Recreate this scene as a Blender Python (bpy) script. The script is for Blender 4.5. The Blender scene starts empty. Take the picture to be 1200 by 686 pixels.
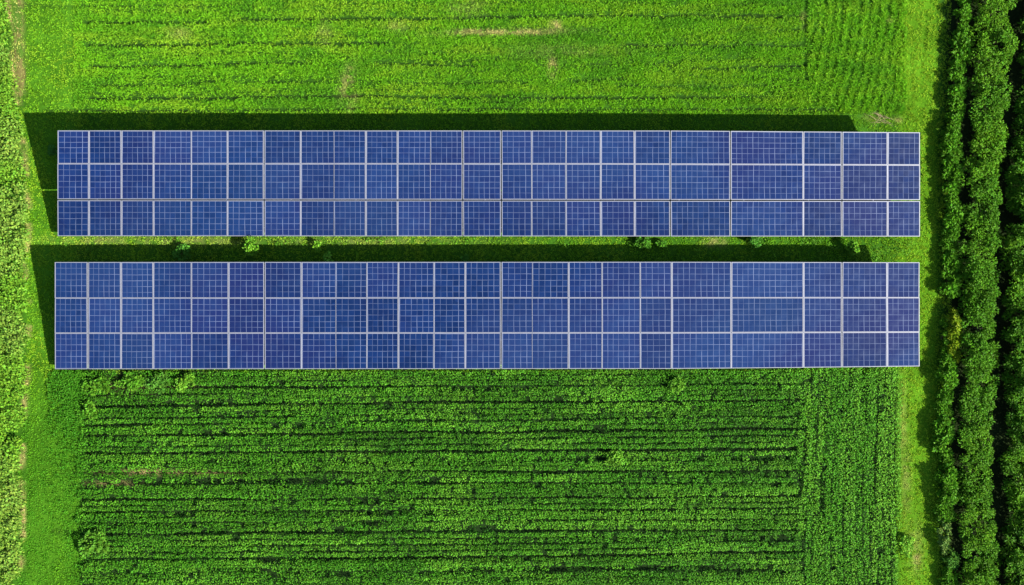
import bpy, math, random
import numpy as np

random.seed(7)
rng = np.random.default_rng(11)
S = bpy.context.scene
COL = S.collection
H = 50.0            # camera height in metres; 20 photo pixels = 1 m on the ground

# ------------------------------------------------------------------ helpers
def wx(px, z=0.0): return (np.asarray(px, float) - 600.0) / 20.0 * (1 - z / H)
def wy(py, z=0.0): return (343.0 - np.asarray(py, float)) / 20.0 * (1 - z / H)

_lat = [np.random.default_rng(100 + i).random((256, 256)) for i in range(12)]
def vn(x, y, sx, sy, seed):
    """smooth value noise, 0..1"""
    L = _lat[seed % 12]
    u = np.asarray(x, float) / sx + 37.3 * seed; v = np.asarray(y, float) / sy + 91.7 * seed
    i = np.floor(u).astype(int); j = np.floor(v).astype(int)
    f = u - i; g = v - j
    f = f * f * (3 - 2 * f); g = g * g * (3 - 2 * g)
    i0 = i % 256; i1 = (i + 1) % 256; j0 = j % 256; j1 = (j + 1) % 256
    return (L[i0, j0] * (1 - f) + L[i1, j0] * f) * (1 - g) + (L[i0, j1] * (1 - f) + L[i1, j1] * f) * g
def fbm(x, y, sx, sy, seed):
    return (vn(x, y, sx, sy, seed) * .55 + vn(x, y, sx / 2.1, sy / 2.1, seed + 3) * .28
            + vn(x, y, sx / 4.3, sy / 4.3, seed + 5) * .17)
def sstep(a, b, x):
    t = np.clip((np.asarray(x, float) - a) / (b - a), 0, 1)
    return t * t * (3 - 2 * t)

def tag(o, label=None, cat=None, group=None, kind=None):
    if label: o['label'] = label
    if cat: o['category'] = cat
    if group: o['group'] = group
    if kind: o['kind'] = kind
    return o
def empty(name, loc):
    o = bpy.data.objects.new(name, None); COL.objects.link(o)
    o.location = loc; o.empty_display_size = .2
    return o
def mesh_np(name, V, F, cols=None, mat=None, parent=None, smooth=False):
    V = np.asarray(V, np.float32); F = np.asarray(F, np.int32)
    me = bpy.data.meshes.new(name)
    n, k = F.shape
    me.vertices.add(len(V)); me.vertices.foreach_set('co', V.ravel())
    me.loops.add(n * k); me.loops.foreach_set('vertex_index', F.ravel())
    me.polygons.add(n)
    me.polygons.foreach_set('loop_start', np.arange(0, n * k, k, dtype=np.int32))
    me.polygons.foreach_set('loop_total', np.full(n, k, np.int32))
    if smooth: me.polygons.foreach_set('use_smooth', np.ones(n, bool))
    if cols is not None:
        at = me.color_attributes.new('Col', 'FLOAT_COLOR', 'POINT')
        c = np.ones((len(V), 4), np.float32); c[:, :3] = cols
        at.data.foreach_set('color', c.ravel())
    me.update(calc_edges=True); me.validate()
    o = bpy.data.objects.new(name, me); COL.objects.link(o)
    if mat: me.materials.append(mat)
    if parent: o.parent = parent
    return o

class MB:
    """collects boxes / tubes / hexahedra in one mesh"""
    def __init__(s): s.v = []; s.f = []
    def hexa(s, top, bot):
        b = len(s.v); s.v += [tuple(p) for p in top] + [tuple(p) for p in bot]
        s.f += [(b, b+1, b+2, b+3), (b+7, b+6, b+5, b+4)]
        for i in range(4):
            j = (i + 1) % 4
            s.f.append((b+i, b+4+i, b+4+j, b+j))
    def tube(s, pts, rad, n=7):
        pts = [np.array(p, float) for p in pts]; b = len(s.v)
        for i, p in enumerate(pts):
            d = pts[min(i+1, len(pts)-1)] - pts[max(i-1, 0)]; d /= np.linalg.norm(d) + 1e-9
            a = np.array([0, 0, 1.]) if abs(d[2]) < .9 else np.array([1., 0, 0])
            u = np.cross(d, a); u /= np.linalg.norm(u); w = np.cross(d, u)
            for k in range(n):
                t = 2 * math.pi * k / n
                s.v.append(tuple(p + (u * math.cos(t) + w * math.sin(t)) * rad[i]))
        for i in range(len(pts) - 1):
            for k in range(n):
                k2 = (k + 1) % n
                s.f.append((b+i*n+k, b+i*n+k2, b+(i+1)*n+k2, b+(i+1)*n+k))
        s.f.append(tuple(b + k for k in range(n))[::-1])
        s.f.append(tuple(b + (len(pts)-1)*n + k for k in range(n)))
    def data(s, name, mat=None):
        me = bpy.data.meshes.new(name); me.from_pydata(s.v, [], s.f); me.update()
        if mat: me.materials.append(mat)
        return me
    def build(s, name, mat=None, parent=None):
        o = bpy.data.objects.new(name, s.data(name, mat)); COL.objects.link(o)
        if parent: o.parent = parent
        return o

# ------------------------------------------------------------------ materials
def newmat(name):
    m = bpy.data.materials.new(name); m.use_nodes = True
    nt = m.node_tree; nt.nodes.clear()
    out = nt.nodes.new('ShaderNodeOutputMaterial')
    return m, nt, out
def leaf_mat(name, trans=.22, rough=.55):
    m, nt, out = newmat(name)
    at = nt.nodes.new('ShaderNodeAttribute'); at.attribute_name = 'Col'
    p = nt.nodes.new('ShaderNodeBsdfPrincipled'); p.inputs['Roughness'].default_value = rough
    p.inputs['Specular IOR Level'].default_value = .05
    t = nt.nodes.new('ShaderNodeBsdfTranslucent')
    mx = nt.nodes.new('ShaderNodeMixShader'); mx.inputs[0].default_value = trans
    nt.links.new(at.outputs['Color'], p.inputs['Base Color'])
    nt.links.new(at.outputs['Color'], t.inputs['Color'])
    nt.links.new(p.outputs[0], mx.inputs[1]); nt.links.new(t.outputs[0], mx.inputs[2])
    nt.links.new(mx.outputs[0], out.inputs['Surface'])
    return m
def ground_mat(name):
    m, nt, out = newmat(name)
    at = nt.nodes.new('ShaderNodeAttribute'); at.attribute_name = 'Col'
    tc = nt.nodes.new('ShaderNodeTexCoord')
    nz = nt.nodes.new('ShaderNodeTexNoise'); nz.inputs['Scale'].default_value = 9; nz.inputs['Detail'].default_value = 6
    nt.links.new(tc.outputs['Object'], nz.inputs['Vector'])
    mr = nt.nodes.new('ShaderNodeMapRange'); mr.inputs['To Min'].default_value = .6; mr.inputs['To Max'].default_value = 1.4
    nt.links.new(nz.outputs['Fac'], mr.inputs['Value'])
    mul = nt.nodes.new('ShaderNodeVectorMath'); mul.operation = 'MULTIPLY'
    nt.links.new(at.outputs['Color'], mul.inputs[0]); nt.links.new(mr.outputs[0], mul.inputs[1])
    p = nt.nodes.new('ShaderNodeBsdfPrincipled'); p.inputs['Roughness'].default_value = .9
    p.inputs['Specular IOR Level'].default_value = .0
    nt.links.new(mul.outputs[0], p.inputs['Base Color'])
    bp = nt.nodes.new('ShaderNodeBump'); bp.inputs['Strength'].default_value = .5; bp.inputs['Distance'].default_value = .05
    nt.links.new(nz.outputs['Fac'], bp.inputs['Height']); nt.links.new(bp.outputs[0], p.inputs['Normal'])
    nt.links.new(p.outputs[0], out.inputs['Surface'])
    return m
def simple_mat(name, col, rough=.6, metal=0.0, var=.25, scale=6.0):
    m, nt, out = newmat(name)
    tc = nt.nodes.new('ShaderNodeTexCoord')
    nz = nt.nodes.new('ShaderNodeTexNoise'); nz.inputs['Scale'].default_value = scale; nz.inputs['Detail'].default_value = 5
    nt.links.new(tc.outputs['Object'], nz.inputs['Vector'])
    cr = nt.nodes.new('ShaderNodeMix'); cr.data_type = 'RGBA'
    cr.inputs['A'].default_value = (*[c * (1 - var) for c in col], 1); cr.inputs['B'].default_value = (*[min(1, c * (1 + var)) for c in col], 1)
    nt.links.new(nz.outputs['Fac'], cr.inputs['Factor'])
    p = nt.nodes.new('ShaderNodeBsdfPrincipled'); p.inputs['Roughness'].default_value = rough
    p.inputs['Metallic'].default_value = metal
    nt.links.new(cr.outputs['Result'], p.inputs['Base Color'])
    nt.links.new(p.outputs[0], out.inputs['Surface'])
    return m
def cell_mat():
    """polycrystalline cells with thin pale contact lines, all in the panel's own UVs (one unit = one cell)"""
    m, nt, out = newmat('solar_cells'); N = nt.nodes.new; L = nt.links.new
    def math_(op, a, b=None, c=None):
        n = N('ShaderNodeMath'); n.operation = op
        for i, v in enumerate((a, b, c)):
            if v is None: continue
            if isinstance(v, (int, float)): n.inputs[i].default_value = v
            else: L(v, n.inputs[i])
        return n.outputs[0]
    uv = N('ShaderNodeUVMap'); uv.uv_map = 'UVMap'
    tc = N('ShaderNodeTexCoord')
    wob = N('ShaderNodeTexNoise'); wob.inputs['Scale'].default_value = .9; wob.inputs['Detail'].default_value = 2
    L(tc.outputs['Object'], wob.inputs['Vector'])
    sub = N('ShaderNodeVectorMath'); sub.operation = 'SUBTRACT'; sub.inputs[1].default_value = (.5, .5, .5)
    L(wob.outputs['Color'], sub.inputs[0])
    sc = N('ShaderNodeVectorMath'); sc.operation = 'SCALE'; sc.inputs['Scale'].default_value = .16
    L(sub.outputs[0], sc.inputs[0])
    add = N('ShaderNodeVectorMath'); L(uv.outputs[0], add.inputs[0]); L(sc.outputs[0], add.inputs[1])
    sep = N('ShaderNodeSeparateXYZ'); L(add.outputs[0], sep.inputs[0])
    def line(s, w):
        f = math_('FRACT', s); d = math_('ABSOLUTE', math_('SUBTRACT', f, .5))   # .5 on the line
        return math_('MULTIPLY', math_('SUBTRACT', d, .5 - w), 1.0 / (w * .75))
    def clamp(s):
        n = N('ShaderNodeClamp'); L(s, n.inputs[0]); return n.outputs[0]
    lu = clamp(line(sep.outputs[0], .062)); lv = clamp(line(sep.outputs[1], .062))
    # uneven strength of the lines along and across the panel
    n1 = N('ShaderNodeTexNoise'); n1.inputs['Scale'].default_value = 1.3; n1.inputs['Detail'].default_value = 3
    mp = N('ShaderNodeMapping'); mp.inputs['Scale'].default_value = (.25, 2.2, 1); L(tc.outputs['Object'], mp.inputs[0]); L(mp.outputs[0], n1.inputs['Vector'])
    n2 = N('ShaderNodeTexNoise'); n2.inputs['Scale'].default_value = 1.3; n2.inputs['Detail'].default_value = 3
    mp2 = N('ShaderNodeMapping'); mp2.inputs['Scale'].default_value = (2.2, .3, 1); L(tc.outputs['Object'], mp2.inputs[0]); L(mp2.outputs[0], n2.inputs['Vector'])
    def mapr(s, a, b, c, d):
        n = N('ShaderNodeMapRange'); L(s, n.inputs[0])
        for i, v in enumerate((a, b, c, d)): n.inputs[i+1].default_value = v
        return n.outputs[0]
    lv = math_('MULTIPLY', lv, mapr(n1.outputs['Fac'], .36, .64, .12, 1.0))
    lu = math_('MULTIPLY', lu, mapr(n2.outputs['Fac'], .36, .64, .12, 1.0))
    ln = math_('MAXIMUM', lu, lv)
    # colour per cell and per panel
    fl = N('ShaderNodeVectorMath'); fl.operation = 'FLOOR'; L(add.outputs[0], fl.inputs[0])
    oi = N('ShaderNodeObjectInfo')
    cmb = N('ShaderNodeVectorMath'); L(fl.outputs[0], cmb.inputs[0]); L(oi.outputs['Location'], cmb.inputs[1])
    wn = N('ShaderNodeTexWhiteNoise'); wn.noise_dimensions = '4D'; L(fl.outputs[0], wn.inputs['Vector']); L(oi.outputs['Random'], wn.inputs['W'])
    cells = N('ShaderNodeValToRGB')
    e = cells.color_ramp.elements
    e[0].position = 0; e[0].color = (.0020, .0096, .046, 1); e[1].position = 1; e[1].color = (.0038, .0155, .068, 1)
    L(wn.outputs['Value'], cells.inputs[0])
    hue = N('ShaderNodeMix'); hue.data_type = 'RGBA'; hue.blend_type = 'MIX'
    hue.inputs['B'].default_value = (.0062, .0110, .054, 1)
    # slow drift of tint (dust, age) over neighbouring panels + panel randomness
    big = N('ShaderNodeTexNoise'); big.inputs['Scale'].default_value = .16; big.inputs['Detail'].default_value = 3
    geo = N('ShaderNodeNewGeometry'); L(geo.outputs['Position'], big.inputs['Vector'])
    tint = math_('ADD', math_('MULTIPLY', oi.outputs['Random'], .4), mapr(big.outputs['Fac'], .38, .62, -.25, .75))
    L(clamp(tint), hue.inputs['Factor']); L(cells.outputs[0], hue.inputs['A'])
    # fine dust film, plus broad paler patches across neighbouring panels
    du = N('ShaderNodeTexNoise'); du.inputs['Scale'].default_value = 1.7; du.inputs['Detail'].default_value = 6
    L(tc.outputs['Object'], du.inputs['Vector'])
    dmix = N('ShaderNodeMix'); dmix.data_type = 'RGBA'; dmix.inputs['B'].default_value = (.009, .026, .084, 1)
    db = N('ShaderNodeTexNoise'); db.inputs['Scale'].default_value = .11; db.inputs['Detail'].default_value = 4; L(geo.outputs['Position'], db.inputs['Vector'])
    L(clamp(math_('ADD', mapr(du.outputs['Fac'], .4, .8, 0, .45), mapr(db.outputs['Fac'], .42, .65, -.1, .45))), dmix.inputs['Factor']); L(hue.outputs['Result'], dmix.inputs['A'])
    lin = N('ShaderNodeMix'); lin.data_type = 'RGBA'; lin.inputs['B'].default_value = (.135, .165, .25, 1)
    L(math_('MULTIPLY', ln, .72), lin.inputs['Factor']); L(dmix.outputs['Result'], lin.inputs['A'])
    p = N('ShaderNodeBsdfPrincipled'); p.inputs['Roughness'].default_value = .34
    p.inputs['Specular IOR Level'].default_value = .22
    pv = N('ShaderNodeVectorMath'); pv.operation = 'SCALE'; L(lin.outputs['Result'], pv.inputs[0])
    L(mapr(oi.outputs['Random'], 0, 1, .86, 1.10), pv.inputs['Scale']); L(pv.outputs[0], p.inputs['Base Color'])
    L(mapr(du.outputs['Fac'],   .3, .8, .16, .30), p.inputs['Roughness'])
    L(p.outputs[0], out.inputs['Surface'])
    return m

M_LEAF = leaf_mat('leaf_green'); M_GRASS = leaf_mat('grass_blade', .28, .6)
M_GROUND = ground_mat('soil_and_thatch'); M_PATH = ground_mat('trodden_earth')
M_CELL = cell_mat()
M_FRAME = simple_mat('aluminium_frame', (.155, .163, .20), .5, .1, .2, 2.0)
M_STEEL = simple_mat('galvanised_steel', (.3, .31, .32), .5, .6, .2, 5)
M_BARK = simple_mat('bark', (.07, .05, .03), .9, 0, .4, 14)
M_DEAD = simple_mat('dry_wood', (.20, .15, .08), .85, 0, .3, 9)

# ------------------------------------------------------------------ layout (photo pixels on the ground plane)
LEFT_EDGE = ([-200, 0, 60, 100, 130, 172, 200, 240, 290, 320, 345, 400, 440, 480, 560, 620, 686, 900],
             [6, 9, 12, 17, 21, 27, 29, 33, 32, 28, 33, 33, 31, 27, 24, 27, 21, 20])
def left_edge(py): return np.interp(py, *LEFT_EDGE) + (vn(py, py * 0, 9, 9, 2) - .5) * 7

UP = [  # furrows of the upper field: polyline, strength
    ([(-60, 4), (105, 7), (300, 6)], .5), ([(400, 3), (620, 4), (800, 2)], .35), ([(700, -12), (940, -12)], .6), ([(60, -30), (940, -30)], .8), ([(60, -52), (940, -50)], .8),
    ([(98, 26), (243, 25)], .9), ([(270, 24), (430, 22), (600, 20.5), (660, 18.5), (800, 18.5), (942, 19)], 1),
    ([(100, 53), (280, 51.5), (455, 51)], 1), ([(455, 51), (540, 52)], .35), ([(727, 52.5), (850, 53.5), (942, 54)], .9),
    ([(104, 78.5), (170, 77), (300, 74.5), (365, 74)], .9), ([(437, 74), (490, 74), (515, 76.5), (560, 77)], .8),
    ([(690, 75), (800, 75)], .6), ([(810, 81), (945, 77)], .9), ([(560, 64), (720, 64)], .25),
    ([(105, 99.5), (210, 99), (245, 95), (290, 96.5), (440, 96), (500, 97.5), (620, 97)], .65), ([(660, 94), (735, 92.5)], .7),
    ([(720, 99), (760, 101.5), (930, 101.5)], .6), ([(900, 93.5), (948, 93)], .6),
    ([(100, 110), (200, 111), (330, 108)], .45), ([(104, 115.5), (250, 115), (400, 113), (460, 113.5), (580, 114.5), (700, 114.5), (930, 114.5)], 1),
    ([(50, 129.5), (290, 130), (430, 128), (600, 128.5), (780, 128.5), (985, 129)], .85),
    ([(640, 34), (700, 33)], .4), ([(850, 34), (940, 34.5)], .6), ([(530, 36), (580, 35.5)], .4), ([(150, 39), (330, 38)], .25), ([(690, 43), (860, 44)], .3)]
LOW = [
    ([(95, 476), (300, 472), (500, 471), (640, 470), (935, 469)], 1), ([(95, 499), (300, 498), (420, 496)], .55), ([(95, 510), (300, 508), (480, 506), (700, 503), (935, 502)], 1),
    ([(95, 531), (300, 530), (470, 529), (610, 528), (720, 528), (935, 526)], .95), ([(100, 542), (420, 541), (700, 538), (935, 537)], .65),
    ([(100, 553), (260, 554), (500, 553), (700, 552), (935, 552)], .6), ([(95, 566), (330, 563), (500, 564), (560, 564)], .85), ([(600, 568), (720, 566)], .4),
    ([(95, 585), (260, 584.5), (440, 586), (640, 583), (935, 581)], .95), ([(95, 600), (300, 600), (500, 600), (640, 597), (930, 596)], .8),
    ([(120, 613), (330, 613), (620, 609), (930, 609)], .7), ([(58, 624), (200, 624), (420, 622), (540, 617), (700, 621), (930, 620)], .8), ([(460, 633), (700, 630), (930, 628)], .7),
    ([(300, 657), (420, 654), (600, 653), (760, 650), (930, 646)], 1), ([(180, 670), (380, 670), (440, 670)], .8), ([(520, 668), (640, 666), (800, 663), (935, 668)], .9),
    ([(95, 455), (250, 456), (330, 451), (480, 452)], .7), ([(505, 457), (640, 458)], .6), ([(250, 487), (420, 485), (600, 484)], .5), ([(640, 487), (900, 486)], .35),
    ([(95, 690), (930, 688)], .9), ([(95, 712), (930, 709)], .9), ([(95, 735), (930, 733)], .9), ([(95, 757), (930, 757)], .9)]
_lr = random.Random(5)
for y_ in np.arange(-110, 127, 7.2):
    x_ = 97 + _lr.uniform(0, 60)
    while x_ < 900:
        L_ = _lr.uniform(90, 330); e_ = min(x_ + L_, 941)
        if _lr.random() < .62: UP.append(([(x_, y_ + _lr.uniform(-2, 2)), (e_, y_ + _lr.uniform(-2, 2))], _lr.uniform(.18, .5)))
        x_ = e_ + _lr.uniform(5, 70)
def line_mask(px, py, lines, w):
    m = np.zeros_like(px)
    wob = (vn(px, py, 37, 200, 4) - .5) * 3.0
    brk = .78 + .45 * vn(px, py, 30, 5, 7)
    for pl, s in lines:
        xs = [p[0] for p in pl]; ys = [p[1] for p in pl]
        yl = np.interp(px, xs, ys)
        inx = sstep(xs[0] - 4, xs[0] + 4, px) * (1 - sstep(xs[-1] - 4, xs[-1] + 4, px))
        m = np.maximum(m, np.clip(s * brk, 0, 1) * inx * np.exp(-((py - yl + wob) / w) ** 2))
    return m
TAN = [  # bare or dried patches: x, y, rx, ry, slope, strength
    (592, 38, 60, 3.0, -.02, .8), (651, 31, 6, 6, 0, 1.0), (560, 37, 26, 2.6, 0, .7), (620, 39, 30, 2.4, 0, .6), (407, 95, 7, 18, -.28, .5), (414, 118, 6, 14, -.2, .25), (648, 78, 5, 12, 0, .6), (660, 60, 60, 8, 0, .15),
    (210, 40, 14, 7, 0, .28), (380, 40, 9, 14, 0, .2), (465, 31, 14, 5, 0, .28), (545, 8, 20, 10, 0, .2),
    (1052, 141, 5, 4, 0, .6), (1022, 138, 12, 5, 0, .25), (1042, 25, 4, 4, 0, .3), (942, 24, 3, 8, 0, .7),
    (1075, 657, 5, 12, 0, .9), (1072, 640, 9, 22, 0, .35), (1062, 560, 5, 40, 0, .35), (1058, 500, 5, 60, 0, .3),
    (120, 282, 60, 5, 0, .35), (210, 283, 90, 5, 0, .35), (420, 283, 120, 5, 0, .25), (838, 284, 12, 5, 0, .7),
    (165, 554, 45, 3, 0, .95), (225, 554, 40, 2.4, 0, .8), (130, 567, 24, 2.6, 0, .85),
    (170, 450, 60, 12, 0, .15)]
def tan_mask(px, py):
    m = np.zeros_like(px); n = fbm(px, py, 14, 8, 1)
    for x, y, rx, ry, sl, s in TAN:
        dx = (px - x); dy = (py - y) - 0 * dx
        dx = dx + sl * -dy if ry > rx else dx
        dy2 = dy - sl * dx if rx >= ry else dy
        d = (dx / rx) ** 2 + (dy2 / ry) ** 2
        m = np.maximum(m, s * np.exp(-d) * np.clip(-.15 + 2.2 * vn(px, py, 5, 3.2, 11) * (.4 + n), 0, 1.0))
    # dry verge along the tall crop on the left, and the trodden path in the top left corner
    le = np.interp(py, *LEFT_EDGE)
    patch = sstep(.5, .66, vn(px * .3, py, 20, 17, 6))
    m = np.maximum(m, .85 * patch * np.exp(-((px - le - 1) / 3.2) ** 2) * np.clip(1.7 * vn(px, py, 4, 5, 10), .1, 1))
    m = np.maximum(m, .8 * np.exp(-((px - 20 - .04 * py) / 6) ** 2) * (1 - sstep(80, 125, py)) * np.clip(1.5 * vn(px, py, 6, 10, 8), .25, 1))
    return np.clip(m, 0, 1)
def rut_mask(px, py):
    """wheel ruts and row gaps that run up and down the photo on the right and left strips"""
    m = np.zeros_like(px)
    wob = (vn(px, py, 200, 40, 5) - .5) * 4
    for x0, sl, ya, yb, s in ((1087, -.06, -200, 62, .9), (1080, .0, 62, 140, .5), (943, .03, -200, 98, .9), (1063, -.02, 430, 600, .5), (1074, 0, 480, 900, .4),
                              (31, -.01, -200, 120, .6), (66, 0, 95, 128, .5), (82, 0, 95, 128, .5), (52, 0, -80, 60, .3), (30, 0, 520, 900, .6), (966, -.02, 445, 605, .8)):
        inx = sstep(ya - 10, ya + 10, py) * (1 - sstep(yb - 10, yb + 10, py))
        m = np.maximum(m, s * inx * np.exp(-((px - x0 - sl * (py - max(ya, 0)) + wob) / 2.0) ** 2))
    return m
def height(px, py):
    h = (fbm(px, py, 120, 90, 2) - .5) * .10 + (vn(px, py, 14, 14, 8) - .5) * .03
    h = h - .10 * line_mask(px, py, UP, 2.6) - .10 * line_mask(px, py, LOW, 3.0) - .05 * rut_mask(px, py)
    return h

# ------------------------------------------------------------------ ground sheet
fx = np.arange(-160, 1361, 4.0); fy = np.arange(-160, 851, 2.5)
ox = np.array([-9000, -5000, -2500, -1200, -600, -300]); 
gx = np.concatenate([ox, fx, 1200 - ox[::-1]]); gy = np.concatenate([ox, fy, 690 - ox[::-1]])
GX, GY = np.meshgrid(gx, gy)
px = GX.ravel(); py = GY.ravel()
SOIL = np.array([.055, .040, .022]); THATCH = np.array([.026, .082, .006]); STRAW = np.array([.22, .18, .065]); GREENG = np.array([.05, .13, .012])
t = tan_mask(px, py)[:, None]; lm = np.maximum(line_mask(px, py, UP, 2.2), line_mask(px, py, LOW, 3.0))[:, None]
n = fbm(px, py, 40, 24, 3)[:, None]
gc = THATCH * (.7 + .6 * n)
crop = ((px > 92) & (px < 1050) & (py > 434))[:, None]
mown = ((px > 1052) & (px < 1100))[:, None]; verge = ((px > 30) & (px < 96))[:, None]
gc = np.where(verge, np.array([.036, .108, .006]) * (.6 + .8 * n), gc)
gc = np.where(mown, np.array([.052, .135, .006]) * (.7 + .6 * n), gc)
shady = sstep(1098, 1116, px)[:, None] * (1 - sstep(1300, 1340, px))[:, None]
gc = gc * (1 - shady) + np.array([.012, .020, .006]) * (.6 + .8 * n) * shady          # leaf litter below the hedges, darkened to paint in the shade of the gaps
gc = np.where(crop, np.array([.010, .024, .006]) * (.6 + .8 * n), gc)  # dark humus, its tone deepened to paint in shade between crop rows
gc = gc * (1 - .92 * lm) + np.array([.008, .016, .005]) * .92 * lm  # furrow soil darkened in colour, painting in the shade of the trenches
gc = gc * (1 - t) + STRAW * t
nx, ny = len(gx), len(gy)
idx = np.arange(nx * ny).reshape(ny, nx)
F = np.stack([idx[:-1, :-1], idx[1:, :-1], idx[1:, 1:], idx[:-1, 1:]], -1).reshape(-1, 4)
hz = height(px, py)
V = np.stack([wx(px), wy(py), hz], -1)
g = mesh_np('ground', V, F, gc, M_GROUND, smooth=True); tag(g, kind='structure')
# trodden path in the top left corner: its own sheet just above the soil
pys = np.arange(-150, 122, 2.0); pu = np.linspace(0, 1, 13)
PU, PY = np.meshgrid(pu, pys)
cxx = 19.5 + .04 * PY; wid = 5.2 * (1 - .75 * sstep(85, 120, PY))
el_ = cxx - wid + (fbm(PY, PY * 0, 16, 9, 9) - .5) * 7; er_ = cxx + wid + (fbm(PY, PY * 0 + 40, 13, 9, 4) - .5) * 8
PX = el_ + (er_ - el_) * PU
ppx, ppy = PX.ravel(), PY.ravel()
pc = np.array([.105, .095, .030]) * (.6 + .8 * fbm(ppx, ppy, 5, 9, 4)[:, None])
gm = sstep(.42, .62, fbm(ppx, ppy, 7, 12, 2))[:, None]; pc = pc * (1 - .8 * gm) + THATCH * 1.3 * .8 * gm
ii = np.arange(PX.size).reshape(PX.shape)
Fp = np.stack([ii[:-1, :-1], ii[1:, :-1], ii[1:, 1:], ii[:-1, 1:]], -1).reshape(-1, 4)
pth = mesh_np('path', np.stack([wx(ppx), wy(ppy), height(ppx, ppy) + .018], -1), Fp, pc, M_PATH, smooth=True); tag(pth, kind='structure')

# ------------------------------------------------------------------ leaves and blades
def leaves(base, az, el, ln, wd, droop, roll):
    """one bent quad per leaf; returns vertices (4 per leaf) and faces"""
    n = len(base)
    ca, sa, ce, se = np.cos(az), np.sin(az), np.cos(el), np.sin(el)
    d = np.stack([ca * ce, sa * ce, se], -1); s = np.stack([-sa, ca, np.zeros(n)], -1)
    nrm = np.cross(d, s)
    s = s * np.cos(roll)[:, None] + nrm * np.sin(roll)[:, None]
    mid = base + d * (ln * .5)[:, None]
    tip = base + d * ln[:, None]; tip[:, 2] -= droop * ln
    V = np.empty((n, 4, 3)); V[:, 0] = base; V[:, 1] = mid + s * (wd * .5)[:, None]; V[:, 2] = tip; V[:, 3] = mid - s * (wd * .5)[:, None]
    F = np.arange(n * 4).reshape(n, 4)
    return V.reshape(-1, 3), F
def leaf_object(name, base, az, el, ln, wd, droop, roll, col, mat, parent=None):
    V, F = leaves(base, az, el, ln, wd, droop, roll)
    return mesh_np(name, V, F, np.repeat(np.clip(col, .002, .8), 4, 0), mat, parent)
U = lambda a, b, n: rng.uniform(a, b, n)

def grass(name, X, Y, hgt, blades, col, lean=(.5, 1.25), width=.02, kind_label=None):
    """X, Y: tuft positions in photo pixels; hgt, col per tuft"""
    n = len(X); k = blades
    z = height(X, Y)
    b = np.stack([wx(X), wy(Y), z], -1)
    b = np.repeat(b, k, 0); N = n * k
    b[:, 0] += U(-.07, .07, N); b[:, 1] += U(-.07, .07, N); b[:, 2] -= .01
    ln = np.repeat(hgt, k) * U(.65, 1.3, N)
    c = np.repeat(col, k, 0) * U(.75, 1.28, N)[:, None]
    c[:, 0] *= U(.85, 1.2, N)
    return leaf_object(name, b, U(0, 6.283, N), U(*lean, N), ln, width * U(.8, 1.4, N), U(.0, .35, N), U(-.9, .9, N), c, M_GRASS)

G1 = np.array([.118, .335, .010]); GY_ = np.array([.215, .378, .018]); GD = np.array([.052, .205, .010]); DRY = np.array([.50, .40, .16])
def mixc(a, b, t): return a * (1 - t[:, None]) + b * t[:, None]

# ---- upper field
n = 84000
X = U(88, 1062, n); Y = U(-110, 133, n)
furrow = np.clip(1.5 * np.maximum(line_mask(X, Y, UP, 2.0), rut_mask(X, Y)), 0, 1); tn = tan_mask(X, Y)
right = sstep(938, 952, X + (vn(X, Y, 30, 12, 3) - .5) * 8)
rowc = X + .0011 * (Y + 20) ** 2 + 7 * vn(X, Y, 60, 50, 1)
vrow = .5 + .5 * np.cos(rowc * 2 * math.pi / 10.5)
pr = (1 - .97 * furrow) * (1 - .72 * tn) * (1 - right * .8 * (1 - vrow) ** 1.2)
k = rng.random(n) < pr
X, Y, tn, right, vrow = X[k], Y[k], tn[k], right[k], vrow[k]
yel = np.clip(sstep(.42, .68, fbm(X, Y, 90, 16, 6)) * .5 + .2 * sstep(.5, .75, vn(X, Y, 12, 4, 9)), 0, 1) * (1 - .25 * sstep(500, 900, X)) 
c = mixc(np.broadcast_to(G1, (len(X), 3)), np.broadcast_to(GY_, (len(X), 3)), yel)
drk = sstep(.5, .72, fbm(X, Y, 46, 20, 10)) * .6
c = mixc(c, np.broadcast_to(GD, c.shape), drk * (1 - yel))
c = mixc(c, np.broadcast_to(DRY, c.shape), np.clip(tn * 1.1, 0, .92))
lush = sstep(.45, .8, fbm(X, Y, 30, 16, 4))
h = .15 + .07 * lush + .12 * right * vrow - .07 * tn
tag(grass('meadow_grass', X, Y, h, 7, c, (.45, 1.3), .024),
    'bright yellow-green grass of the furrowed meadow above the solar arrays', 'grass', kind='stuff')

# ---- mown grass: left verge, under and between the arrays, right-hand track
def mown_ok(X, Y):
    le = left_edge(Y)
    a = (X > le - 1) & (X < 96 + 5 * (vn(X, Y, 6, 6, 3) - .5))
    b = (Y > 130) & (Y < 437) & (X >= 96) & (X < 1112)
    c = (X > 1050) & (X < 1114)
    return a | b | c
n = 190000
X = U(0, 1116, n); Y = U(-110, 800, n)
k = mown_ok(X, Y); X, Y = X[k], Y[k]
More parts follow.
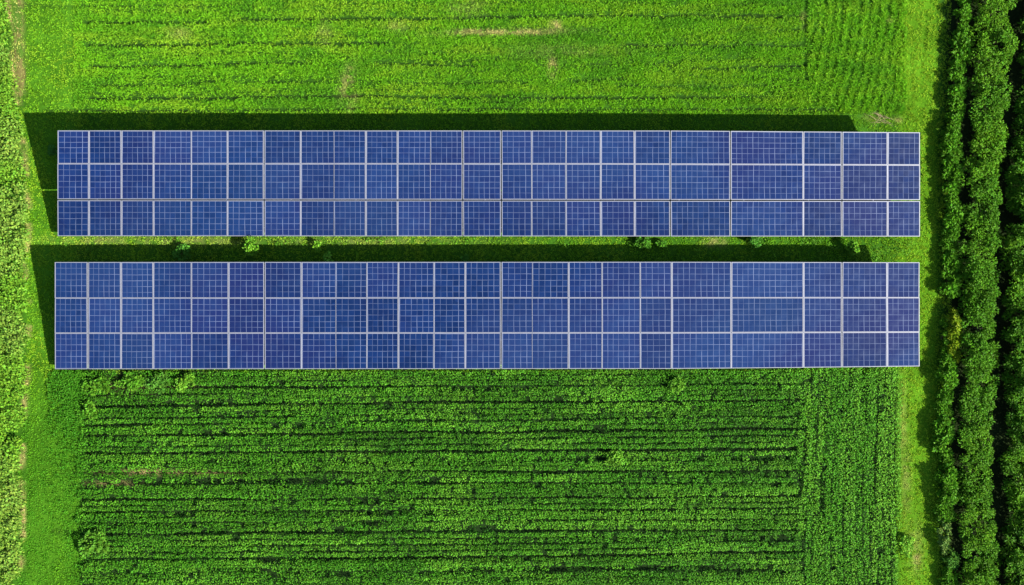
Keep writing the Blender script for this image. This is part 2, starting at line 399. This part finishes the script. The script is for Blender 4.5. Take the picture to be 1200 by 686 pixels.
# thin out what lies deep under the panels
deep = (X > 110) & (X < 1040) & (((Y > 170) & (Y < 262)) | ((Y > 318) & (Y < 418)))
tn = tan_mask(X, Y); rt = np.maximum(rut_mask(X, Y), line_mask(X, Y, UP, 2.0))
k = (rng.random(len(X)) < np.where(deep, .25, 1) * (1 - .42 * tn) * (1 - .9 * rt) * (.6 + .4 * sstep(.3, .55, vn(X, Y, 4.5, 4.5, 7)))); X, Y, tn = X[k], Y[k], tn[k]
track = sstep(1046, 1062, X); lower = sstep(430, 520, Y)
streak = vn(X, Y, 3.2, 70, 2)
yel = np.clip(.15 + .75 * track * (.5 + streak) + .5 * sstep(.45, .7, fbm(X, Y, 26, 40, 8)) * (1 - .6 * lower * (1 - track)), 0, 1)
yel = np.where(X < 96, np.clip(yel * 1.0 + .12, 0, 1) * (1 - .7 * lower), yel)
yel = np.where((Y > 272) & (Y < 310), np.clip(yel + .35 * (1 - sstep(400, 900, X)), 0, 1), yel)
c = mixc(np.broadcast_to(G1 * np.array([.85, .85, .9]), (len(X), 3)), np.broadcast_to(GY_, (len(X), 3)), yel)
dk = np.where(X < 96, .12 + .85 * lower, .15) * (.35 + 1.2 * streak)
c = mixc(c, np.broadcast_to(GD, c.shape), np.clip(dk, 0, .9) * (1 - yel))
c = mixc(c, np.broadcast_to(DRY, c.shape), np.clip(tn, 0, .85))
h = .07 + .07 * fbm(X, Y, 9, 9, 5)
tag(grass('mown_grass', X, Y, h, 7, c, (.4, 1.25), .030),
    'short mown grass of the verges, the right-hand track and the strip between the arrays', 'grass', kind='stuff')

# ---- leafy crops
def crop_plants(name, X, Y, hgt, rad, nleaf, col, ll, lw, mat=M_LEAF, el=(-.1, .9)):
    n = len(X); N = n * nleaf
    z = height(X, Y)
    r = np.sqrt(U(0, 1, N)) * np.repeat(rad, nleaf); a = U(0, 6.283, N)
    hh = np.repeat(hgt, nleaf); t = 1 - (r / np.repeat(rad, nleaf)) ** 2
    b = np.stack([np.repeat(wx(X), nleaf) + r * np.cos(a), np.repeat(wy(Y), nleaf) + r * np.sin(a),
                  np.repeat(z, nleaf) + hh * (.25 + .75 * t * U(.55, 1.05, N))], -1)
    c = np.repeat(col, nleaf, 0) * U(.7, 1.35, N)[:, None]; c[:, 0] *= U(.8, 1.25, N)
    L = U(*ll, N); return leaf_object(name, b, a + U(-.9, .9, N), U(*el, N), L, L * U(*lw, N), U(.05, .5, N), U(-.6, .6, N), c, mat)
C1 = np.array([.038, .152, .007]); C2 = np.array([.086, .245, .015]); C3 = np.array([.020, .092, .005])

HOLES = [(104, 545, 9, 5), (101, 562, 9, 7), (110, 622, 16, 6), (100, 682, 10, 5), (140, 440, 9, 9), (128, 455, 14, 5), (455, 475, 8, 4), (482, 473, 5, 6), (786, 470, 8, 4),
         (640, 668, 40, 4), (560, 668, 30, 4), (828, 665, 22, 5), (388, 563, 6, 6), (384, 564, 10, 5), (775, 553, 20, 4), (880, 550, 12, 4), (160, 462, 10, 4), (455, 577, 12, 4), (300, 668, 30, 3), (395, 672, 26, 4), (430, 535, 5, 6), (340, 645, 6, 5), (385, 643, 5, 5)]
def hole_mask(X, Y):
    m = np.zeros_like(X)
    for x, y, a, b in HOLES: m = np.maximum(m, np.exp(-((X - x) / a) ** 2 - ((Y - y) / b) ** 2))
    return m
MAIN = [((95, 434), (940, 432)), ((95, 455), (940, 450)), ((95, 476), (500, 471), (940, 469)), ((95, 499), (940, 487)), ((95, 510), (480, 506), (940, 502)), ((95, 531), (610, 528), (940, 526)),
        ((95, 553), (940, 552)), ((95, 566), (940, 566)), ((95, 585), (640, 583), (940, 581)), ((95, 600), (940, 596)), ((95, 613), (620, 609), (940, 609)), ((95, 624.5), (420, 622), (940, 620)),
        ((95, 656), (600, 653), (940, 646)), ((95, 670), (940, 667)), ((95, 690), (940, 688)), ((95, 712), (940, 709)), ((95, 735), (940, 733)), ((95, 757), (940, 757)), ((95, 795), (940, 795))]
XS = []; YS = []
for A, B in zip(MAIN[:-1], MAIN[1:]):
    gap = np.mean([p[1] for p in B]) - np.mean([p[1] for p in A]); kk = max(1, round(gap / 6.6))
    for j in range(kk):
        x = np.arange(92, 946, 2.9); x = x + U(-1.3, 1.3, len(x)); fr = .06 + .88 * (j + .5) / kk
        ya = np.interp(x, [p[0] for p in A], [p[1] for p in A]); yb = np.interp(x, [p[0] for p in B], [p[1] for p in B])
        XS.append(x); YS.append(ya + (yb - ya) * fr + (vn(x, x * 0 + j * 9 + ya[0], 45, 9, 2) - .5) * 2.4 + U(-.75, .75, len(x)))
X = np.concatenate(XS); Y = np.concatenate(YS)
k = (X < 936 + (vn(X, Y, 9, 9, 3) - .5) * 12) & (X > 96 + (vn(X, Y, 9, 9, 5) - .5) * 10)
lmk = line_mask(X, Y, LOW, 1.5); tn = tan_mask(X, Y)
k &= rng.random(len(X)) > np.maximum(np.clip(lmk * 1.1, 0, 1), np.maximum(hole_mask(X, Y) * .7, tn * .85))
k &= rng.random(len(X)) > .35 * sstep(.55, .75, vn(X, Y, 3.2, 2.2, 9))
X, Y = X[k], Y[k]
br = sstep(.42, .7, fbm(X, Y, 60, 14, 7)) * .6 + .25 * vn(X, Y, 7, 5, 3)
dk = sstep(.5, .75, fbm(X, Y, 44, 30, 1)) * .7
c = mixc(np.broadcast_to(C1, (len(X), 3)), np.broadcast_to(C2, (len(X), 3)), br); c = mixc(c, np.broadcast_to(C3, c.shape), dk * .7) * (.72 + .56 * vn(X, Y, 160, 5.5, 8))[:, None]
big = sstep(.55, .75, fbm(X, Y, 70, 34, 5)) + .8 * np.exp(-((X - 150) / 60) ** 2 - ((Y - 448) / 18) ** 2) + .5 * sstep(655, 672, Y)
tag(crop_plants('field_crop', X, Y, .27 + .16 * big + U(-.06, .12, len(X)), .10 + .06 * big, 19, c, (.06, .12), (.45, .72)),
    'dark green leafy crop in horizontal rows below the lower solar array', 'crop', kind='stuff')

# crop in rows running up and down the photo, right of the field
XS = []; YS = []
for r in np.arange(936, 1062, 7.4):
    y = np.arange(431, 800, 2.7); y = y + U(-1.6, 1.6, len(y))
    XS.append(r + U(-.6, .6, len(y)) - .00022 * np.maximum(y - 430, 0) ** 1.75 * .5 + 3.5 * np.sin(y / 60 + r * .02) + (vn(y, y * 0 + r, 40, 9, 6) - .5) * 3); YS.append(y)
X = np.concatenate(XS); Y = np.concatenate(YS)
k = (X > 938 + (vn(X, Y, 9, 9, 3) - .5) * 8) & (X < 1053) & (rng.random(len(X)) > rut_mask(X, Y) * 1.1) & (rng.random(len(X)) > .04 + .15 * sstep(.6, .8, vn(X, Y, 3, 20, 4)))
X, Y = X[k], Y[k]
br = np.clip(.15 + sstep(.4, .7, fbm(X, Y, 6, 110, 7)) * .6 + .45 * sstep(990, 1052, X), 0, 1)
c = mixc(np.broadcast_to(C1 * 1.2, (len(X), 3)), np.broadcast_to(C2, (len(X), 3)), br)
tag(crop_plants('strip_crop', X, Y, .22 + U(-.05, .08, len(X)) + .1 * vn(X, Y, 6, 90, 2), .13 + 0 * X, 16, c, (.08, .15), (.35, .55)),
    'green crop in narrow rows running beside the grass track', 'crop', kind='stuff')

# thin crop creeping over the verge at the lower left
n = 1500; X = U(58, 98, n); Y = 436 + rng.exponential(38, n)
k = (rng.random(n) < (.25 + .75 * sstep(60, 92, X))) & (rng.random(n) > hole_mask(X, Y)) ; X, Y = X[k], Y[k]
wc = np.broadcast_to(C1 * .95, (len(X), 3)); wh = .14 + U(0, .08, len(X))
n2 = 9000; X2 = U(94, 1050, n2); Y2 = U(436, 790, n2)          # sparse low weeds on the soil between the crop plants
k2 = rng.random(n2) > line_mask(X2, Y2, LOW, 1.6) * .75; X2, Y2 = X2[k2], Y2[k2]
n3 = 900; X3 = U(70, 1075, n3); Y3 = U(277, 306, n3); k3 = rng.random(n3) < 1.6 * sstep(.5, .8, fbm(X3, Y3, 34, 9, 3)); X3, Y3 = X3[k3], Y3[k3]
n4 = 420; X4 = U(40, 112, n4); Y4 = U(434, 690, n4) ; k4 = X4 > 90; X4, Y4 = X4[k4], Y4[k4]
wc = np.concatenate([wc, np.broadcast_to(C3 * .8, (len(X2), 3)), np.broadcast_to(np.array([.075, .20, .012]), (len(X3), 3)) * U(.5, 1.2, len(X3))[:, None], np.broadcast_to(C1, (len(X4), 3))])
wh = np.concatenate([wh, U(.04, .10, len(X2)), U(.12, .32, len(X3)), U(.1, .2, len(X4))])
X = np.concatenate([X, X2, X3, X4]); Y = np.concatenate([Y, Y2, Y3, Y4])
tag(crop_plants('creeping_weeds', X, Y, wh, .12 + 0 * X, 10, wc, (.07, .13), (.4, .6)),
    'low weeds on the verge, along the array edges and between the crop plants', 'weeds', kind='stuff')

# tall pale crop along the left border
n = 6200; X = U(-110, 36, n); Y = U(-110, 800, n)
k = X < left_edge(Y) - 1; k &= ~((Y < 60) & (vn(X, Y, 14, 14, 1) < .3)); k &= rng.random(n) > .35 * sstep(.6, .72, vn(X, Y, 12, 9, 2)); X, Y = X[k], Y[k]
P1 = np.array([.100, .215, .018]); P2 = np.array([.155, .260, .036]); P3 = np.array([.095, .235, .012])
br = vn(X, Y, 9, 9, 4)
c = mixc(np.broadcast_to(P1, (len(X), 3)), np.broadcast_to(P2, (len(X), 3)), br); yl = sstep(.5, .62, vn(X * .2, Y, 30, 46, 5)); c = mixc(c, np.broadcast_to(P3, c.shape), yl * .75)
tag(crop_plants('border_crop', X, Y, .65 + U(-.2, .2, len(X)), .26 + U(-.05, .07, len(X)), 34, c, (.10, .21), (.4, .65), el=(-.3, .9)),
    'tall pale green leafy crop along the left border beside the verge', 'crop', kind='stuff')

# ------------------------------------------------------------------ shrubs and hedges
def clumped(centres, radii, per, col, ll, lw, squash=.8, hue=.22):
    """leaf data for many leaf clumps: leaves sit near each clump's surface"""
    n = len(centres); N = n * per
    d = rng.normal(size=(N, 3)); d /= np.linalg.norm(d, axis=1)[:, None]; d[:, 2] = np.where(d[:, 2] < -.45, -d[:, 2], d[:, 2])
    R = np.repeat(radii, per) * U(.45, 1.1, N)
    off = d * R[:, None]; off[:, 2] *= squash
    b = np.repeat(centres, per, 0) + off
    cc = np.repeat(col * rng.uniform(1 - hue, 1 + hue, (n, 1)), per, 0) * U(.7, 1.35, N)[:, None]; cc[:, 0] *= U(.8, 1.25, N)
    az = np.arctan2(d[:, 1], d[:, 0]) + U(-1, 1, N); el = np.arcsin(np.clip(d[:, 2], -1, 1)) * .6 + U(-.5, .4, N)
    L = U(*ll, N)
    return dict(base=b, az=az, el=el, ln=L, wd=L * U(*lw, N), droop=U(0, .5, N), roll=U(-.7, .7, N), col=cc)

def shrub(name, label, cat, px, py, rx, ry, h, col, group=None, nclump=14, per=46, ll=(.09, .17), z_disp=None, stems=3, point=0.0):
    """px, py: where its crown shows in the photo; rx, ry in photo pixels; h in metres"""
    z = h * .6; x, y = float(wx(px, z)), float(wy(py, z)); gz = float(height(np.array([x * 20 + 600]), np.array([343 - y * 20]))[0])
    o = empty(name, (x, y, gz)); tag(o, label, cat, group)
    rx, ry = rx / 20, ry / 20
    t = np.sqrt(U(0, 1, nclump)) * .88; a = U(0, 6.283, nclump)
    cxx = t * np.cos(a) * rx; cyy = t * np.sin(a) * ry
    if point: cxx *= 1 - point * (cyy / ry * .5 + .5)
    cz = h * (.32 + .5 * (1 - t ** 2) * U(.6, 1.1, nclump))
    rad = (.20 + .18 * rng.random(nclump) ** 2) * min(rx, ry) * (1.25 if nclump < 12 else 1.0)
    d = clumped(np.stack([cxx, cyy, cz], -1), rad, per, np.broadcast_to(np.array(col), (nclump, 3)), ll, (.42, .68))
    leaf_object('foliage', mat=M_LEAF, parent=o, **d)
    for i in range(stems):
        a = random.uniform(0, 6.28); m = MB(); e = (math.cos(a) * rx * .4, math.sin(a) * ry * .4, h * .62)
        m.tube([(math.cos(a) * .03, math.sin(a) * .03, -.05), (e[0] * .4, e[1] * .4, h * .3), e], [.02 + .012 * h, .014 + .008 * h, .006], 6)
        m.build('stem', M_BARK, o)
    return o

BR = (.080, .215, .012); MIDG = (.045, .16, .015); DKG = (.03, .11, .014); PALE = (.060, .168, .010)
shrub('shrub', 'round dark green shrub in shade between the arrays, left of the yellow-green bush', 'shrub', 213, 296, 10, 9, .7, MIDG)
shrub('shrub', 'bright yellow-green bush between the arrays near their left end', 'shrub', 294, 289, 11, 11, 1.0, BR)
shrub('shrub', 'tiny bright green weed bush close under the upper array edge', 'shrub', 372, 288, 5, 6, .6, BR, nclump=7, per=30)
shrub('shrub', 'tiny bright green weed bush at the lower array top edge', 'shrub', 385, 301, 5, 5, .7, (.11, .30, .025), nclump=6, per=30)
shrub('shrub', 'small spiky weed standing in shade mid-way along the lower array', 'shrub', 545, 302, 4, 5, .8, MIDG, nclump=5, per=26)
shrub('shrub', 'wide low green bush under the upper array right of centre', 'shrub', 757, 285, 14, 7, .55, (.045, .15, .010), nclump=16)
shrub('shrub', 'small low green bush touching the wide bush under the upper array', 'shrub', 778, 284, 9, 5, .4, (.05, .16, .010), nclump=9, per=36)
shrub('shrub', 'dark green weed bush under the upper array towards its right end', 'shrub', 884, 283, 11, 7, .55, (.04, .14, .012), nclump=12, per=36)
shrub('shrub', 'bright bush where the shadow between the arrays ends at the right', 'shrub', 1001, 292, 7, 9, .9, BR)
shrub('shrub', 'small dark seedling shrub in the shadow left of the upper array', 'shrub', 61, 177, 5, 6, .5, DKG, nclump=6, per=30)
# taller clumps in the leafy crop
shrub('leafy_bush', 'pale leafy bush below the lower array, first from the verge', 'bush', 112, 452, 16, 10, .48, PALE, nclump=14, ll=(.14, .25))
shrub('leafy_bush', 'pale leafy bush below the second and third panel of the lower array', 'bush', 152, 449, 17, 9, .45, PALE, nclump=13, ll=(.14, .25))
shrub('leafy_bush', 'pale leafy bush beside the yellow-green one below the lower array', 'bush', 184, 450, 15, 12, .45, (.055, .16, .016), nclump=12, ll=(.14, .25))
shrub('leafy_bush', 'yellow-green leafy bush in the crop below the lower array', 'bush', 216, 448, 11, 11, .5, (.085, .215, .014), nclump=12, ll=(.12, .2))
shrub('leafy_bush', 'small leafy bush at the crop edge under the pale bush', 'bush', 106, 480, 9, 9, .45, PALE, nclump=9, ll=(.13, .22))
shrub('leafy_bush', 'grey-green leafy bush at the lower left corner of the crop', 'bush', 110, 640, 17, 14, .6, (.060, .165, .012), nclump=20, ll=(.14, .25))
shrub('leafy_bush', 'bright green leafy bush in the crop under the right half of the array', 'bush', 795, 449, 11, 12, .5, (.075, .20, .013), nclump=14, ll=(.11, .2))
shrub('leafy_bush', 'bright green leafy bush in the middle of the crop beside dark gaps', 'bush', 722, 539, 13, 9, .5, (.075, .20, .013), nclump=14, ll=(.11, .2))
shrub('leafy_bush', 'low green bush on the right-hand track beside a dry patch', 'bush', 1064, 638, 7, 16, .45, (.12, .30, .02), nclump=10, per=34)

# narrow row of shrubs along the track
def rowx(py): return float(np.interp(py, [-120, 0, 86, 172, 312, 400, 462, 520, 560, 620, 686, 800], [1136, 1131, 1124, 1117, 1115, 1113, 1107, 1106, 1111, 1112, 1115, 1117]))
GRP = 'shrubs in the narrow row between the track and the broad hedge'
protos = []
y = -110.0; i = 0
while y < 800:
    sp = 20 + random.uniform(-4, 5)
    if not (350 < y < 418) and not (612 < y < 668):
        h = .74 + random.uniform(-.14, .18); w = 9.8 + random.uniform(-2.5, 2)
        if 395 < y < 470: w *= .8; h *= .8
        lx, ly = rowx(y) + random.uniform(-2, 2), y
        if len(protos) < 6:
            o = shrub('row_shrub', 'green rounded shrub in the narrow row between grass track and broad hedge', 'shrub', lx, ly, w, 15, h, (.046, .145, .005), GRP, nclump=20, per=56, ll=(.11, .2), stems=2)
            protos.append(o)
        else:
            src = protos[i % 6]
            o = src.copy(); COL.objects.link(o)
            for ch in src.children:
                c = ch.copy(); COL.objects.link(c); c.parent = o
            o.location = (float(wx(lx, h * .6)), float(wy(ly, h * .6)), 0)
            o.rotation_euler[2] = random.choice([0, math.pi]) + random.uniform(-.25, .25); s = random.uniform(.85, 1.15); o.scale = (s, s * random.uniform(.9, 1.15), s)
        i += 1
    y += sp
shrub('yellowing_shrub', 'yellow-green drawn-out shrub, the only yellow one in the narrow row by the track', 'shrub', 1119, 392, 10.5, 36, .9, (.125, .205, .006), nclump=64, per=50, point=.65)
shrub('row_shrub', 'thin dark green shrub squeezed against the left of the yellow shrub', 'shrub', 1107, 397, 6, 26, .6, (.05, .15, .006), nclump=18, per=40)
shrub('row_shrub', 'pale grey-green tall shrub at the lower end of the narrow row', 'shrub', 1108, 628, 7, 22, .75, (.095, .18, .03), nclump=22, per=46)
shrub('row_shrub', 'bluish green low shrub below the pale one at the row end', 'shrub', 1114, 656, 9, 14, .7, (.042, .13, .012), nclump=14, per=46)

def hedge(name, label, ys, xl, xr, h, col, density, ll, seed_col, bright_mix=.35):
    z = h * .8
    o = empty(name, (float(wx((xl[0] + xr[0]) / 2, z)), float(wy(343)), 0)); tag(o, label, 'hedge')
    area = abs(np.trapz(np.array(xr) - np.array(xl), ys)) / 400
    n = int(area * density)
    Y = U(min(ys), max(ys), n); t = U(0, 1, n)
    L = np.interp(Y, ys, xl) + (vn(Y, Y * 0, 22, 9, seed_col) - .5) * 10; R = np.interp(Y, ys, xr) + (vn(Y, Y * 0, 26, 9, seed_col + 1) - .5) * 10
    X = L + (R - L) * (.08 + .84 * t)
    prof = (1 - (2 * t - 1) ** 4 * .35); lump = .55 + .8 * fbm(X, Y, 16, 18, seed_col + 2)
    cz = h * prof * lump * np.where(rng.random(n) < .3, U(.3, .8, n), U(.82, 1.0, n))
    cen = np.stack([wx(X, z) - o.location.x, wy(Y, z) - o.location.y, cz - .15], -1)
    b = sstep(.45, .7, fbm(X, Y, 40, 50, seed_col + 3)) * bright_mix + .2 * rng.random(n)  # patches of brighter, yellower leaf tone spread by noise
    c = mixc(np.broadcast_to(np.array(col), (n, 3)), np.broadcast_to(np.array([.092, .225, .007]), (n, 3)), b)
    d = clumped(cen, U(.17, .34, n), 76, c, ll, (.42, .66))
    leaf_object('foliage', mat=M_LEAF, parent=o, **d)
    m = MB(); m.tube([(0, 0, -.1), (.03, .02, h * .3), (-.03, .05, h * .75)], [.06, .05, .015], 7)
    m.tube([(.02, .01, h * .25), (.25, .1, h * .7)], [.035, .01], 6); m.tube([(.02, .01, h * .3), (-.25, -.1, h * .7)], [.035, .01], 6)
    me = m.data('stem', M_BARK)
    for k, yy in enumerate(np.arange(min(ys) + 15, max(ys), 34)):
        st = bpy.data.objects.new('stem', me); COL.objects.link(st); st.parent = o
        xm = (np.interp(yy, ys, xl) + np.interp(yy, ys, xr)) / 2 + random.uniform(-8, 8)
        st.location = (float(wx(xm, z)) - o.location.x, float(wy(yy, z)) - o.location.y, 0); st.rotation_euler[2] = random.uniform(0, 6.28)
    return o
ys = [-140, 0, 86, 172, 312, 462, 560, 686, 830]
hedge('hedge', 'broad thick green hedge between the narrow shrub row and the frame-edge hedge', ys, [1154, 1146, 1141, 1134, 1130, 1126, 1125, 1128, 1132], [1202, 1194, 1187, 1179, 1171, 1169, 1168, 1172, 1177], 1.15, (.040, .128, .0045), 10.5, (.085, .16), 2)
hedge('hedge', 'dark green hedge along the right edge, beyond the black gap', ys, [1215, 1206, 1199, 1190, 1180, 1179, 1178, 1182, 1188], [1276, 1268, 1262, 1254, 1246, 1246, 1246, 1250, 1256], 1.4, (.034, .110, .0045), 10.0, (.10, .18), 6, .3)

# dead twigs on the track above the upper array's right end
tw = empty('dead_branch', (float(wx(1030)), float(wy(140)), .03)); tag(tw, 'dry tan branch lying on the grass above the upper array right end', 'branch')
for k in range(3):
    m = MB()
    for q in range(4):
        a = random.uniform(2.2, 4.0) if k else random.uniform(-.5, .4); x0 = random.uniform(-.5, .6) + k * .2; y0 = random.uniform(-.25, .2)
        l = random.uniform(.4, .8)
        m.tube([(x0, y0, .05), (x0 + math.cos(a) * l * .5, y0 + math.sin(a) * l * .5 + .05, .10), (x0 + math.cos(a) * l, y0 + math.sin(a) * l, .07)], [.016, .011, .004], 5)
    m.build('twig', M_DEAD, tw)

# ------------------------------------------------------------------ solar arrays
# (column boundary x, kind of joint): k wide joint, d two frames with a dark gap, n narrow joint
A_COLS = [(67.5, 'k'), (104.3, 'k'), (142.4, 'k'), (180, 'k'), (224.3, 'm'), (266.7, 'k'), (309.5, 'd'), (352.4, 'k'), (391.6, 'n'), (428.8, 'k'), (466, 'k'), (504.5, 'n'), (542.4, 'd'), (587.5, 'd'),
          (623.3, 'm'), (663.4, 'm'), (704, 'k'), (743.6, 'k'), (785.5, 'd'), (856.1, 'd'), (941.4, 'k'), (986.7, 'd'), (1040.1, 'k'), (1078, 'k')]
B_COLS = [(64.2, 'k'), (103, 'd'), (142, 'k'), (179.7, 'k'), (224.5, 'm'), (267.9, 'k'), (310, 'd'), (353.4, 'k'), (393.7, 'n'), (430, 'm'), (467, 'k'), (508.7, 'm'), (545.3, 'k'), (587.2, 'd'), (623.8, 'n'),
          (666.4, 'k'), (705.7, 'm'), (750.4, 'm'), (787.2, 'k'), (857, 'k'), (941.6, 'k'), (986.7, 'd'), (1039.6, 'k'), (1077.5, 'k')]
JOINT = {'k': (.012, .044), 'd': (.055, .038), 'm': (.010, .028), 'n': (.008, .012)}    # gap, frame width

def solar_array(label, cols, rowy, zlow, zhigh, rowjoint):
    """rowy: four functions of x giving the photo y of the row edges, top to bottom"""
    y0 = 343.0; X0 = 572.0
    ytop, ybot = rowy[0](572), rowy[3](572)
    root = empty('solar_array', (float(wx(X0)), float(wy(ybot)), 0)); tag(root, label, 'solar array', 'solar arrays on the grass')
    ox, oy = root.location.x, root.location.y
    def pt(px_, py_, dz=0.0):
        t = (ybot - py_) / (ybot - ytop); z = zlow + (zhigh - zlow) * t
        return np.array([float(wx(px_, z)) - ox, float(wy(py_, z)) - oy, z + dz])
    a, b, c = pt(300, ybot), pt(800, ybot), pt(300, ytop)
    nrm = np.cross(b - a, c - a); nrm /= np.linalg.norm(nrm)
    M2P = 20.0 * 1.03
    for r in range(3):
        for i in range(len(cols) - 1):
            (xa, ka), (xb, kb) = cols[i], cols[i+1]
            if r == 2 and kb == 'n' and cols is A_COLS: pass
            ga, fa = JOINT[ka]; gb, fb = JOINT[kb]
            (gt, ft), (gb2, fb2) = rowjoint[r], rowjoint[r+1]
            xa2, xb2 = xa + ga / 2 * M2P, xb - gb / 2 * M2P
            jit = lambda: random.uniform(-.18, .18)
            def row(k, x): return rowy[k](x)
            tl = (xa2 + jit(), row(r, xa2) + gt / 2 * M2P); tr = (xb2 + jit(), row(r, xb2) + gt / 2 * M2P)
            bl = (xa2 + jit(), row(r+1, xa2) - gb2 / 2 * M2P); brr = (xb2 + jit(), row(r+1, xb2) - gb2 / 2 * M2P)
            dzs = [random.uniform(-.008, .008) for _ in range(4)]
            out = [pt(*bl, dzs[0]), pt(*brr, dzs[1]), pt(*tr, dzs[2]), pt(*tl, dzs[3])]      # counter-clockwise seen from above
            ctr = sum(out) / 4
            ex = (out[1] - out[0]); ex /= np.linalg.norm(ex); ey = (out[3] - out[0]); ey /= np.linalg.norm(ey)
            inner = [out[0] + ex * fa + ey * fb2, out[1] - ex * fb + ey * fb2, out[2] - ex * fb - ey * ft, out[3] + ex * fa - ey * ft]
            # glass sheet with its cells (reaches 8 mm into the frame)
            e = .008
            gl = [inner[0] - ex * e - ey * e, inner[1] + ex * e - ey * e, inner[2] + ex * e + ey * e, inner[3] - ex * e + ey * e]
            m = MB(); m.hexa([p - ctr for p in gl], [p - ctr - nrm * .03 for p in gl])
            po = m.build('solar_panel', M_CELL, root); po.location = ctr
            nc = max(3, round((xb - xa) / 6.7)); nr = 6
            uvl = po.data.uv_layers.new(name='UVMap')
            uvs = [(0, 0), (nc, 0), (nc, nr), (0, nr)]
            du, dv = random.uniform(-.12, .12), random.uniform(-.1, .1)
            for li, lp in enumerate(po.data.loops):
                uu = uvs[lp.vertex_index % 4]; uvl.data[li].uv = (uu[0] + du, uu[1] + dv)
            # aluminium frame round it
            f = MB()
            up = nrm * .010; dn = -nrm * .045
            for q in range(4):
                w = (q + 1) % 4
                quad = [out[q], out[w], inner[w], inner[q]]
                f.hexa([p - ctr + up for p in quad], [p - ctr + dn for p in quad])
            f.build('frame', M_FRAME, po)
    # steel substructure
    xs_w = np.arange(cols[0][0] + 45, cols[-1][0], 76)
    def plane(px_, frac, dz): 
        py_ = ybot + (ytop - ybot) * frac; return pt(px_, py_, dz)
    def bar(name, p, q, w, hgt):
        d = q - p; d /= np.linalg.norm(d); s = np.cross(d, nrm); s /= np.linalg.norm(s); m = MB()
        top = [p + s * w, p - s * w, q - s * w, q + s * w]
        m.hexa(top, [t - nrm * hgt for t in top]); return m.build(name, M_STEEL, root)
    for frac in (.08, .27, .40, .60, .73, .92):
        bar('rail', plane(cols[0][0] + 4, frac, -.065), plane(cols[-1][0] - 4, frac, -.065), .025, .06)
    for x in xs_w:
        bar('rafter', plane(x, .05, -.135), plane(x, .95, -.135), .03, .09)
        for frac in (.18, .82):
            p = plane(x, frac, -.21); m = MB(); s = .045
            top = [np.array([p[0] + dx * s, p[1] + dy * s, p[2]]) for dx, dy in ((-1, -1), (1, -1), (1, 1), (-1, 1))]
            m.hexa(top, [np.array([t[0], t[1], -.25]) for t in top]); m.build('post', M_STEEL, root)
    return root
ip = lambda *p: (lambda x: float(np.interp(x, [q[0] for q in p], [q[1] for q in p])))
solar_array('long blue solar array casting its shadow onto the yellow-green meadow', A_COLS,
            [ip((67, 153), (800, 153.2), (1078, 155.3)), ip((67, 192), (700, 192.2), (1078, 193.6)), ip((67, 234.3), (1078, 235.2)), ip((67, 276.9), (1078, 277.4))],
            .45, 2.25, [(.01, .040), (.012, .034), (.07, .038), (.01, .036)])
solar_array('long blue solar array bordering the dark green leafy crop field', B_COLS,
            [ip((64, 307.3), (800, 307.0), (1078, 307.6)), ip((64, 349.5), (1078, 349)), ip((64, 390.6), (800, 390.2), (1078, 389.3)), ip((64, 432.8), (800, 432.4), (950, 431), (1078, 429.5))],
            .4, 1.7, [(.01, .036), (.010, .030), (.012, .035), (.01, .036)])

# ------------------------------------------------------------------ light, sky, camera
sdir = np.array([1.43, -.65, 1.0]); sdir /= np.linalg.norm(sdir)
elev = math.asin(sdir[2]); 
sun = bpy.data.lights.new('sun', 'SUN'); sun.energy = 5.0; sun.angle = math.radians(.53); sun.color = (1, .955, .87)
so = bpy.data.objects.new('sun', sun); COL.objects.link(so); so.location = (20, -10, 30)
from mathutils import Vector
so.rotation_euler = Vector(tuple(-sdir)).to_track_quat('-Z', 'Y').to_euler()
w = bpy.data.worlds.new('World'); S.world = w; w.use_nodes = True
nt = w.node_tree; bg = nt.nodes['Background']; bg.inputs['Strength'].default_value = .08
sky = nt.nodes.new('ShaderNodeTexSky'); sky.sky_type = 'NISHITA'; sky.sun_disc = False
sky.sun_elevation = elev; sky.sun_rotation = math.atan2(sdir[0], sdir[1])
nt.links.new(sky.outputs[0], bg.inputs['Color'])
cam = bpy.data.cameras.new('camera'); co = bpy.data.objects.new('camera', cam); COL.objects.link(co)
co.location = (0, 0, H); co.rotation_euler = (0, 0, 0)
cam.sensor_width = 36; cam.lens = 36 * H / 60; cam.clip_start = .5; cam.clip_end = 2000
S.camera = co
S.view_settings.view_transform = 'Standard'; S.view_settings.look = 'None'
S.view_settings.exposure = 1.65; S.view_settings.gamma = 1
